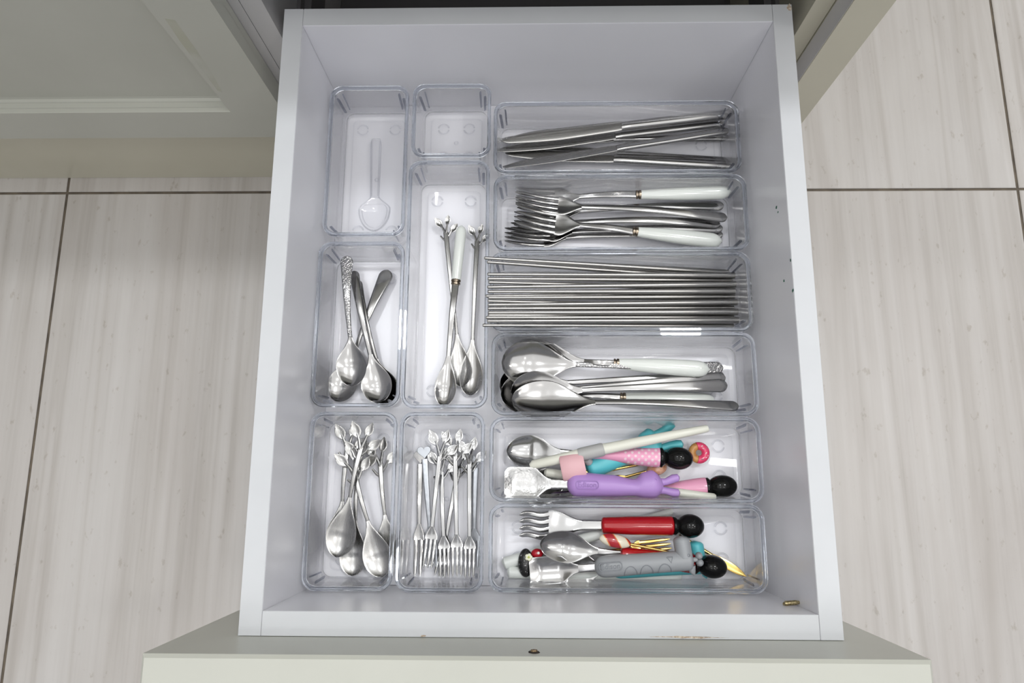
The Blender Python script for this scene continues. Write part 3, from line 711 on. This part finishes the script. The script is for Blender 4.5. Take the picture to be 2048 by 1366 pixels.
spoon('table_spoon', 'steel table spoon on top at the organiser front, long bright bowl', g, CH(228, 1112, .0285), CH(1857, 1160, .021), .066, .0192, .0052, depth=.0062, roll=-18, arch=.004, pointy=.46)

# teaspoons
g = 'plain steel teaspoons'
spoon('teaspoon', 'steel teaspoon at the bottom with its paddle handle leaning right', g, TS(165, 1275, .0050), TS(510, 425, .006), .040, .0138, .0075, neck=.0018, hmat='steel', depth=.005)
spoon('teaspoon', 'steel teaspoon mostly hidden, dark bowl against the right wall of its organiser', g, TS(505, 1305, .0065), TS(305, 490, .010), .040, .0138, .0050, neck=.0020, depth=.005)
spoon('teaspoon', 'steel teaspoon with round bright bowl leaning left over the hidden one', g, TS(455, 1282, .0120), TS(285, 430, .016), .040, .0140, .0050, neck=.0022, depth=.005)
spoon('teaspoon', 'steel teaspoon on top with engraved upright handle', g, TS(275, 1178, .0160), TS(240, 332, .024), .040, .0140, .0066, neck=.0020, hmat='engraved', depth=.005, pointy=.5)

# long leaf spoons and the white-handled one
g = 'long leaf-topped spoons'
leaf_spoon('long leaf-topped spoon whose stem passes under the white-handled spoon', g, TS(990, 1182, .0050), TS(872, 72, .010), .040, .0100, 1.0)
leaf_spoon('long leaf-topped spoon standing straight at the right of its organiser', g, TS(1040, 1237, .0050), TS(1092, 128, .006), .042, .0108, 1.0)
white_spoon('white_handled_teaspoon', 'slim white-handled teaspoon lying upright between two leaf spoons', 'white-handled teaspoon', TS(868, 1310, .0100), TS(985, 133, .015), .040, .0098, .688, depth=.004, r=.0050)

# short leaf spoons
g = 'short leaf-topped teaspoons'
leaf_spoon('short leaf spoon upright at the left, bowl hidden under the front-most one', g, SM(262, 1035, .0050), SM(350, 125, .006), .036, .0118, 1.38)
leaf_spoon('short leaf spoon at the right, bowl hidden under its neighbour', g, SM(625, 1130, .0050), SM(548, 232, .006), .036, .0118, 1.38)
leaf_spoon('short leaf spoon in the middle with the bowl lowest but one', g, SM(365, 1197, .0060), SM(420, 240, .009), .038, .0122, 1.38)
leaf_spoon('short leaf spoon leaning left, big bowl in the right front corner', g, SM(580, 1203, .0115), SM(335, 300, .013), .040, .0128, 1.38)
leaf_spoon('short leaf spoon on top, leaning right with bowl farthest left', g, SM(255, 1066, .0150), SM(468, 118, .019), .042, .0130, 1.38)

# dessert forks
g = 'small dessert forks'
small_fork('heart_topped_fork', 'heart-topped dessert fork at far left, long flat tines', g, SM(826, 1197, .0030), SM(846, 335, .005), 'heart', 'steel', tines=2, wh=.0050, Lh=.046)
small_fork('heart_topped_fork', 'heart-topped dessert fork at far right behind leaves', g, SM(1215, 1150, .0030), SM(1230, 360, .005), 'heart', 'steel_worn')
small_fork('leaf_topped_fork', 'leaf-topped dessert fork slanting left at the bottom of the pile', g, SM(975, 1195, .0035), SM(1140, 290, .006), 'leaf', s=1.28)
small_fork('leaf_topped_fork', 'leaf-topped dessert fork with a dull stem left of the middle', g, SM(1015, 1205, .0075), SM(985, 300, .009), 'leaf', s=1.28)
small_fork('heart_topped_fork', 'heart-topped dessert fork with worn grey stem at the left', g, SM(930, 1135, .0070), SM(868, 300, .011), 'heart', 'steel_worn')
small_fork('leaf_topped_fork', 'leaf-topped dessert fork farthest right on top', g, SM(1188, 1207, .0090), SM(1188, 225, .012), 'leaf', s=1.28)
small_fork('leaf_topped_fork', 'leaf-topped dessert fork in the middle with the tallest sprig', g, SM(1102, 1197, .0130), SM(1085, 170, .015), 'leaf', s=1.28)
small_fork('leaf_topped_fork', 'leaf-topped dessert fork on top leaning left, tines crossing the heart forks', g, SM(895, 1138, .0130), SM(1000, 170, .017), 'leaf', s=1.28)

# ------------------------------------------------------------------ children cutlery
def lettering(text, size, mat, parent, loc, rotz=0, th=.0004):
    c = bpy.data.curves.new('lettering', 'FONT'); c.body = text; c.size = size; c.extrude = th; c.align_x = 'CENTER'; c.align_y = 'CENTER'; c.offset = 0.00001; c.resolution_u = 3
    o = bpy.data.objects.new('tmp', c); COL.objects.link(o)
    me = bpy.data.meshes.new_from_object(o.evaluated_get(bpy.context.evaluated_depsgraph_get())); bpy.data.objects.remove(o)
    me.name = 'lettering'; me.materials.clear(); me.materials.append(M[mat])
    q = bpy.data.objects.new('lettering', me); COL.objects.link(q); q.parent = parent; q.location = loc; q.rotation_euler = (0, 0, rotz)
    return q
def badge(parent, cx, cy, z, mat, flipz=0.0):
    pts = []
    for (x, y, _) in rrect(-.0098, .0098, -.0036, .0036, .0026, 0, 5): pts.append((x, y))
    m = MB(); outer = [(cx + x, cy + y) for x, y in pts]; inner = [(cx + x * .94, cy + y * .86) for x, y in pts]
    m.ringloft([[(x, y, z - .0012) for x, y in outer], [(x, y, z + .0003) for x, y in outer], [(x, y, z + .0003) for x, y in inner], [(x, y, z - .0012) for x, y in inner]], (False, False))
    m.build('badge_border', mat, parent, True, 30)
    lettering('Edison', .0062, mat, parent, (cx, cy, z), flipz)
def soft_handle(stations, mat, parent, name='handle', n=20):
    """round-sectioned handle: station = (x, y, z, half width, half height)"""
    m = MB(); rings = []
    for (x, y, z, a, b) in stations: rings.append([(x, y + a * math.cos(2 * math.pi * k / n), z + b * math.sin(2 * math.pi * k / n)) for k in range(n)])
    return m.ringloft(rings).build(name, mat, parent, True, 50)
def rounded(keys, x0, x1, n=34, r0=.10, r1=.08):
    st = []
    for i in range(n + 1):
        u = i / n; u = .5 - .5 * math.cos(math.pi * u)
        y, z, a, b = lerp(keys, u); f = 1.0
        if u < r0: f = math.sqrt(max(.004, 1 - (1 - u / r0) ** 2))
        if u > 1 - r1: f = min(f, math.sqrt(max(.004, 1 - ((u - 1 + r1) / r1) ** 2)))
        st.append((x0 + (x1 - x0) * u, y, z, a * f, b * f))
    return st
def square_bowl(t, Lb, wb, depth, neck, mat):
    st = []
    for i in range(23):
        s = i / 22
        if s < .16: k = .80 + .20 * math.sqrt(1 - (1 - s / .16) ** 2) if s > .02 else .74
        elif s < .52: k = 1.0
        elif s < .66: k = 1.0 - .03 * (s - .52) / .14
        else: k = .97 - (.97 - neck / wb) * math.sin((s - .66) / .34 * math.pi / 2) ** .9
        e = max(0, min(1, s / .2)) * (1 if s < .6 else max(0, 1 - (s - .6) / .4)); dd = depth * e
        st.append((Lb * s, 0, -dd, wb * k, .0013, dd * .9))
    MB().sheet(st).build('bowl', mat, t, True, 60)
def knob_end(t, x, y, z, R=.0155, ry=.0140, rz=.0105, collar=None):
    """plain rounded black end of a children handle"""
    if collar:
        cx, w_, h_ = collar; soft_handle([(cx, y, z, w_ * .97, h_ * .97), (cx + .0015, y, z, w_ * 1.0, h_), (cx + .004, y, z, w_ * .72, h_ * .8), (cx + .006, y, z, w_ * .42, h_ * .6)], 'black', t, 'collar')
    MB().ellipsoid((x, y, z), (R, ry, rz), 26, 16).build('knob', 'black', t)
px_m = 1 / 2290.0 / 1.0          # metres for one photograph pixel about 2 cm above the organiser floor
ZS = px_m / 3.593                # metres for one crop pixel

# turquoise animal-handled spoon under the pink one
def bunny_handle(t, x0, xn, xh, xe, mat, hb=.0105, head=.0140, neck=.0078):
    st = rounded([(0, 0, 0, hb * .98, .0085), (.10, 0, 0, hb, .0085), (.45, 0, 0, hb * .92, .0080), (.68, 0, .0, neck, .0075), (.82, 0, 0, head * .9, .0095), (.90, 0, 0, head, .0100), (1.0, 0, 0, head * .93, .0098)], x0, xh, 44, .08, .10)
    soft_handle(st, mat, t)
    for s in (-1, 1):
        pts = [(xh - .004, s * head * .45, .001), (xh + (xe - xh) * .35, s * head * .50, .001), (xh + (xe - xh) * .7, s * head * .62, .0015), (xe - .0012, s * head * .70, .002), (xe, s * head * .71, .002)]
        MB().tube(pts, [.0032, .0034, .0042, .0036, .0012], 14).build('ear', mat, t)
g1 = 'children cutlery with purple and pink handles'
A, B = KD(290, 570, .010), KD(1388, 132, .014); Ln = (B - A).length
t = thing('children_spoon', 'turquoise animal-handled spoon lying under the pink polka-dot spoon', 'spoon', group=g1)
square_bowl(t, .040, .0150, .004, .0045, 'steel'); MB().sheet([(.038, 0, 0, .0045, .002, 0), (.062, 0, 0, .0045, .002, 0)]).build('neck', 'steel', t)
bunny_handle(t, .058, 0, Ln - .017, Ln, 'turquoise', .0095, .0140, .0070); lay(t, A, B, 0)
# gold picks with charms
def gold_pick(label, A, B, charm, group):
    t = thing('gold_dessert_pick', label, 'pick', group=group); Ln = (B - A).length
    MB().tube([(0, 0, 0), (Ln * .5, 0, .0005), (Ln - .010, 0, 0)], [.0013, .0012, .0012], 10).build('stem', 'gold', t)
    st = [(-.022 + .022 * i / 8, 0, 0, .0012 + .0030 * math.sin(math.pi * i / 8), .0012, 0) for i in range(9)]
    MB().sheet(st, 3).build('tip', 'gold', t)
    if charm == 'ring':
        MB().torus((Ln, 0, 0), .0060, .0034, 30, 14, squash=.95).build('dough_ring', 'dough', t)
        MB().torus((Ln, 0, .0009), .0060, .0036, 30, 14, math.radians(-115), math.radians(95), squash=.95).build('icing', 'icing', t, label='bright pink icing')
        for (a, r, mt) in ((60, .010, 'sprinkle'), (20, .012, 'sprinkle_grey'), (-15, .009, 'sprinkle'), (-50, .011, 'sprinkle'), (40, .008, 'sprinkle'), (-85, .010, 'sprinkle_grey'), (-30, .012, 'sprinkle')):
            r *= .61; c = Vector((Ln + r * math.cos(math.radians(a)), r * math.sin(math.radians(a)), .0042 - abs(r - .0060) * .5)); d = Vector((math.cos(a), math.sin(a), 0)) * .0008
            MB().tube([c - d, c + d], .0005, 8).build('sprinkle', mt, t)
    else: MB().ellipsoid((Ln, 0, 0), (.0092, .0060, .0050), 22, 14).build('charm', 'peach', t)
    return lay(t, A, B)
gold_pick('gold pick ending in a pink iced ring next to a black knob', KD(820, 412, .0125), KD(1536, 272, .0085), 'ring', g1)
gold_pick('gold pick with a round peach charm beside the purple handle', KD(1010, 445, .0060), KD(1235, 385, .0085), 'ball', g1)
# second pink fork, low
A, B = KD(478, 578, .008), KD(1840, 505, .017); Ln = (B - A).length; U = Ln / 1364
t = thing('children_fork', 'pink-handled children fork half hidden behind the purple handle, black knob at right', 'fork', group=g1)
fork_head(t, .040, .0085, .026, .0030, 'steel', 4, .003)
MB().sheet([(.038, 0, 0, .0032, .0022, 0), (.07, 0, 0, .0026, .0022, 0), (605 * U, 0, 0, .0030, .0022, 0)]).build('neck', 'steel', t)
soft_handle(rounded([(0, 0, 0, .0030, .0042), (.3, 0, 0, .0048, .0054), (1, 0, 0, .0086, .0080)], 600 * U, 1122 * U, 24, .03, .02), 'pink', t)
knob_end(t, 1230 * U, 0, 0, .0128, .0098, .0098, (1118 * U, .0084, .0080)); lay(t, A, B, 0)
# training chopsticks, cream
t = thing('training_chopsticks', 'cream training chopsticks with grey collar and pink finger ring', 'chopsticks', group=g1)
o0 = KD(640, 330, .026); t.location = o0
def stick(pts, rad, mat, t, name='stick'): return MB().tube([Vector(p) - o0 for p in pts], rad, 16).build(name, mat, t)
S1 = [KD(322, 366, .023), KD(345, 358, .0232), KD(680, 282, .027), KD(850, 246, .029), KD(1300, 155, .034), KD(1590, 98, .037), KD(1602, 95, .037)]
stick(S1, [.0018, .0040, .0048, .0048, .0041, .0032, .0026], 'cream', t)
stick([KD(425, 410, .011), KD(440, 412, .011), KD(700, 455, .011), KD(1100, 515, .0105), KD(1390, 556, .020), KD(1645, 588, .0245), KD(1657, 590, .0245)], [.002, .0040, .0044, .0042, .0036, .0029, .002], 'cream', t)
stick([KD(672, 287, .0272), KD(690, 283, .0274), KD(840, 249, .029), KD(852, 246, .029)], [.0054, .0058, .0058, .0052], 'grey_soft', t, 'collar')
stick([KD(725, 315, .024), KD(745, 335, .020), KD(750, 345, .014)], [.0034, .0036, .0030], 'grey_soft', t, 'hinge')
# the finger ring is a short wide silicone tube seen from the side, open towards the drawer front
c1, c2 = KD(545, 385, .027) - o0, KD(715, 352, .028) - o0; ax = (c2 - c1).normalized(); sd = Vector((0, 0, 1)).cross(ax); up = ax.cross(sd)
m = MB(); rings = []
for (s, k) in ((0, .86), (.06, 1.0), (.5, 1.02), (.94, 1.0), (1.0, .92), (.98, .80), (.5, .78), (.05, .76)):
    c = c1.lerp(c2, s); rings.append([c + sd * (.0112 * k * math.cos(2 * math.pi * i / 24)) + up * (.0068 * k * math.sin(2 * math.pi * i / 24)) for i in range(24)])
m.ringloft(rings + [rings[0]], (False, False)).build('finger_ring', 'blush', t, True, 50)
# pink polka-dot spoon, on top
A, B = KD(155, 255, .013), KD(1490, 316, .020); Ln = (B - A).length; U = Ln / 1336
t = thing('children_spoon', 'steel children spoon with pink polka-dot handle and black knob', 'spoon', group=g1)
MB().sheet(bowl_stations(400 * U, 118 * U, .0062, .0013, 30 * U, .46)).build('bowl', 'steel_bright', t, True, 60)
MB().sheet([(390 * U, 0, 0, 30 * U, .0022, 0), (480 * U, 0, .0015, 24 * U, .0022, 0), (620 * U, 0, .001, 22 * U, .0022, 0)]).build('neck', 'steel', t)
soft_handle(rounded([(0, 0, 0, 30 * U, .0055), (.06, 0, 0, 34 * U, .006), (1, 0, 0, 73 * U, .0092)], 575 * U, 1108 * U, 26, .04, .015), 'polka', t)
knob_end(t, 1235 * U, 0, .001, 105 * U, 82 * U, .0120, (1106 * U, 72 * U, .0092)); lay(t, A, B, 0)
# purple rabbit spoon, on top at the front
A, B = KD(140, 488, .026), KD(1398, 512, .026); Ln = (B - A).length; U = Ln / 1258
t = thing('children_spoon', 'purple rabbit-shaped silicone handled spoon with square hammered bowl', 'spoon', group=g1)
square_bowl(t, 345 * U, 116 * U, .0035, 36 * U, 'steel_hammered'); MB().sheet([(335 * U, 0, 0, 37 * U, .0022, 0), (400 * U, 0, 0, 34 * U, .0022, 0), (480 * U, 0, 0, 36 * U, .0022, 0)]).build('neck', 'steel_hammered', t)
st = rounded([(0, 0, 0, 84 * U, .0095), (.12, 0, 0, 87 * U, .0095), (.45, -.0006, 0, 78 * U, .0090), (.70, -.0018, 0, 60 * U, .0088), (.80, .0006, 0, 92 * U, .0105), (.88, .0012, 0, 100 * U, .0110), (1.0, 0, 0, 84 * U, .0105)], 450 * U, 1142 * U, 48, .10, .12)
soft_handle(st, 'purple', t)
for s, y1 in ((1, 42 * U), (-1, -48 * U)):
    MB().tube([(1125 * U, y1 * .62, .001), (1160 * U, y1 * .72, .0015), (1210 * U, y1 * (1.25 if s > 0 else .95), .002), (1245 * U, y1 * (1.42 if s > 0 else .98), .002), (1256 * U, y1 * (1.45 if s > 0 else .98), .002)], [28 * U, 25 * U, 31 * U, 27 * U, 9 * U], 16).build('ear', 'purple', t)
MB().torus((1070 * U, .0045, .0098), .0011, .00035, 14, 6).build('eye', 'purple_dark', t)
badge(t, 590 * U, -.0004, .0097, 'purple_dark'); lay(t, A, B, 0)

# front organiser
g2 = 'children cutlery with red and grey handles'
# white training chopsticks with a glittery black bead and a little flower
t = thing('training_chopsticks', 'white training chopsticks joined by a glittery black bead with a flower', 'chopsticks', group=g2)
o0 = KD(300, 1060, .006); t.location = o0
stick([KD(128, 1072, .0060), KD(142, 1066, .0060), KD(500, 955, .0056), KD(900, 832, .005), KD(1335, 694, .004), KD(1347, 690, .004)], [.0030, .0052, .0050, .0044, .0032, .0022], 'milk', t)
stick([KD(160, 1130, .0060), KD(175, 1130, .0060), KD(500, 1138, .0058), KD(1000, 1148, .0055), KD(1400, 1153, .005), KD(1412, 1153, .005)], [.0030, .0052, .0050, .0046, .0040, .0028], 'milk', t)
c = KD(292, 1062, .012) - o0
m = MB(); m.ellipsoid((0, 0, 0), (.0066, .0120, .0052), 22, 14); b_ = m.build('bead', 'glitter', t); b_.location = c
for k in range(5):
    a = 2 * math.pi * k / 5; MB().ellipsoid(KD(314, 1022, .019) - o0 + Vector((math.cos(a), math.sin(a), 0)) * .0017, (.0016, .0016, .0008), 10, 6).build('petal', 'petal', t)
MB().ellipsoid(KD(314, 1022, .0195) - o0, (.0011, .0011, .0009), 10, 6).build('flower_eye', 'petal_eye', t)
MB().ellipsoid(KD(375, 995, .014) - o0, (.0052, .0042, .0036), 14, 8).build('bead', 'bead_red', t)
MB().ellipsoid(KD(384, 992, .0178) - o0, (.0012, .0012, .0005), 10, 6).build('dot', 'sprinkle', t)
# turquoise animal handle at the bottom
def trunk_handle(t, x0, xe, U, mat, dark=None, flip=1):
    st = rounded([(0, 0, 0, 74 * U, .0085), (.15, 0, 0, 78 * U, .0088), (.6, 0, 0, 72 * U, .0085), (1, 0, 0, 72 * U, .0088)], x0, xe, 40, .10, .05)
    soft_handle(st, mat, t)
    # upright head block rising to the side of the handle end
    n = 18; rings = []
    for i in range(n + 1):
        u = i / n; f = 1 if u < .78 else math.sqrt(max(.02, 1 - ((u - .78) / .22) ** 2)); f0 = 1
        cx = xe - 62 * U - 8 * U * u; rings.append([(cx + 60 * U * f * math.cos(2 * math.pi * k / 20), flip * (20 * U + 152 * U * u), .0088 * (.4 + .6 * f) * math.sin(2 * math.pi * k / 20)) for k in range(20)])
    MB().ringloft(rings).build('head', mat, t, True, 50)
    MB().tube([(xe - 22 * U, -flip * 40 * U, .001), (xe - 18 * U, -flip * 80 * U, .001), (xe - 8 * U, -flip * 102 * U, .0005)], [30 * U, 22 * U, 6 * U], 14).build('fin', mat, t)
    MB().tube([(xe - 6 * U, flip * 2 * U, .001), (xe + 26 * U, flip * 4 * U, .001)], [16 * U, 18 * U], 12).build('tail', mat, t)
    for s in (-1, 1): MB().ellipsoid((xe + 40 * U, flip * (4 + s * 24) * U, .001), (26 * U, 26 * U, .0055), 14, 10).build('tail_lobe', mat, t)
    if dark:
        for k, q in enumerate((.36, .52, .70)):
            cx = x0 + (xe - x0) * q; pts = [(cx + 46 * U * math.cos(a), flip * (-66 * U + 62 * U * math.sin(a)), 0) for a in [math.pi * i / 14 for i in range(15)]]
            zz = lambda y: .0086 * math.sqrt(max(.05, 1 - (y / (77 * U)) ** 2)) + .0000
            MB().tube([(p[0], p[1], zz(p[1])) for p in pts], .00040, 6).build('scale_outline', dark, t)
        pts = [(xe - 190 * U, flip * 40 * U), (xe - 150 * U, flip * 40 * U), (xe - 165 * U, 0), (xe - 190 * U, flip * 40 * U)]
        MB().tube([(p[0], p[1], .0078 if abs(p[1]) > 20 * U else .0088) for p in pts], .00040, 6).build('scale_outline', dark, t)
        MB().torus((xe - 38 * U, flip * 42 * U, .0083), .0011, .0003, 12, 6).build('eye', dark, t)
A, B = KD(520, 1120, .010), KD(1640, 1068, .0105); Ln = (B - A).length; U = Ln / 1120
t = thing('children_spoon', 'turquoise animal-handled spoon lowest, round end showing beside the black knobs', 'spoon', group=g2)
square_bowl(t, .040, .0140, .003, .0045, 'steel'); MB().sheet([(.038, 0, 0, .0045, .002, 0), (.075, 0, 0, .0045, .002, 0)]).build('neck', 'steel', t)
trunk_handle(t, 380 * U, 1070 * U, U * .95, 'turquoise'); lay(t, A, B, 0)
# gold fork, gold leaf pick
A, B = KD(1330, 925, .012), KD(640, 1010, .0135); Ln = (B - A).length
t = thing('gold_fork', 'small gold fork with tines pointing right beside the red handle', 'fork', group=g2)
fork_head(t, .036, .0062, .026, .0018, 'gold', 3, .002, .0013, .001); MB().tube([(.034, 0, 0), (Ln, 0, 0)], [.0018, .0015], 10).build('stem', 'gold', t); lay(t, A, B, 8)
A, B = KD(1877, 1160, .010), KD(1395, 862, .003); Ln = (B - A).length
t = thing('gold_pick', 'gold leaf-shaped pick pointing into the front right corner', 'pick', group=g2)
MB().sheet([(.034 * i / 12, 0, 0, .0004 + .0032 * math.sin(math.pi * (i / 12) ** .8 * .92), .0016, 0) for i in range(13)], 3).build('tip', 'gold', t)
MB().tube([(.032, 0, 0), (Ln, 0, 0)], [.0016, .0014], 10).build('stem', 'gold', t); lay(t, A, B)
# red spoon
A, B = KD(395, 925, .024), KD(1735, 1100, .018); Ln = (B - A).length; U = Ln / 1351
t = thing('children_spoon', 'red-handled steel children spoon lying under the grey handle, black knob at far right', 'spoon', group=g2)
MB().sheet(bowl_stations(430 * U, 112 * U, .0065, .0013, 26 * U, .46)).build('bowl', 'steel', t, True, 60)
MB().sheet([(420 * U, 0, 0, 26 * U, .0022, 0), (520 * U, 0, 0, 24 * U, .0022, 0), (600 * U, 0, -.001, 26 * U, .0022, 0)]).build('neck', 'steel', t)
soft_handle(rounded([(0, 0, -.001, 52 * U, .0060), (1, 0, -.001, 70 * U, .0082)], 580 * U, 1120 * U, 22, .03, .015), 'red', t)
knob_end(t, 1245 * U, 0, .001, 105 * U, 82 * U, .0120, (1118 * U, 68 * U, .0082)); lay(t, A, B, 6)
# candy pick
A, B = KD(1320, 985, .0215), KD(935, 905, .026); Ln = (B - A).length; U = ZS
t = thing('candy_pick', 'gold pick with a red and white striped candy charm', 'pick', group=g2)
MB().tube([(0, 0, 0), (Ln - .006, 0, 0)], [.0012, .0013], 10).build('stem', 'gold', t)
MB().ellipsoid((Ln, 0, 0), (.0138, .0056, .0052), 24, 16).build('candy', 'candy', t); lay(t, A, B)
# red fork
A, B = KD(248, 788, .014), KD(1548, 798, .017); Ln = (B - A).length; U = Ln / 1300
t = thing('children_fork', 'red-handled steel children fork with wavy tines and black knob', 'fork', group=g2)
fork_head(t, 460 * U, 104 * U, 212 * U, 36 * U, 'steel_bright', 4, .0045, .0016, .003, 9 * U, .05)
MB().sheet([(450 * U, 0, 0, 37 * U, .0022, 0), (600 * U, 0, 0, 36 * U, .0024, 0)]).build('neck', 'steel_bright', t)
soft_handle(rounded([(0, 0, 0, 58 * U, .0072), (.5, 0, 0, 66 * U, .0082), (1, 0, 0, 69 * U, .0088)], 587 * U, 1112 * U, 26, .035, .03), 'red', t)
knob_end(t, 1225 * U, 0, .0005, 100 * U, 84 * U, .0120, (1106 * U, 66 * U, .0085)); lay(t, A, B, 0)
# grey silicone spoon on top
A, B = KD(322, 1128, .018), KD(1500, 1042, .031); Ln = (B - A).length; U = Ln / 1181
t = thing('children_spoon', 'grey animal-shaped silicone handled spoon with square bowl, on top at the front', 'spoon', group=g2)
square_bowl(t, 365 * U, 100 * U, .0035, 30 * U, 'steel'); MB().sheet([(355 * U, 0, 0, 31 * U, .0022, 0), (420 * U, 0, .001, 28 * U, .0022, 0), (520 * U, 0, .001, 30 * U, .0022, 0)]).build('neck', 'steel', t)
trunk_handle(t, 470 * U, 1180 * U, U, 'greyrubber', 'greyrubber_dark', 1)
badge(t, 588 * U, .0006, .0090, 'greyrubber_dark'); lay(t, A, B, 0)
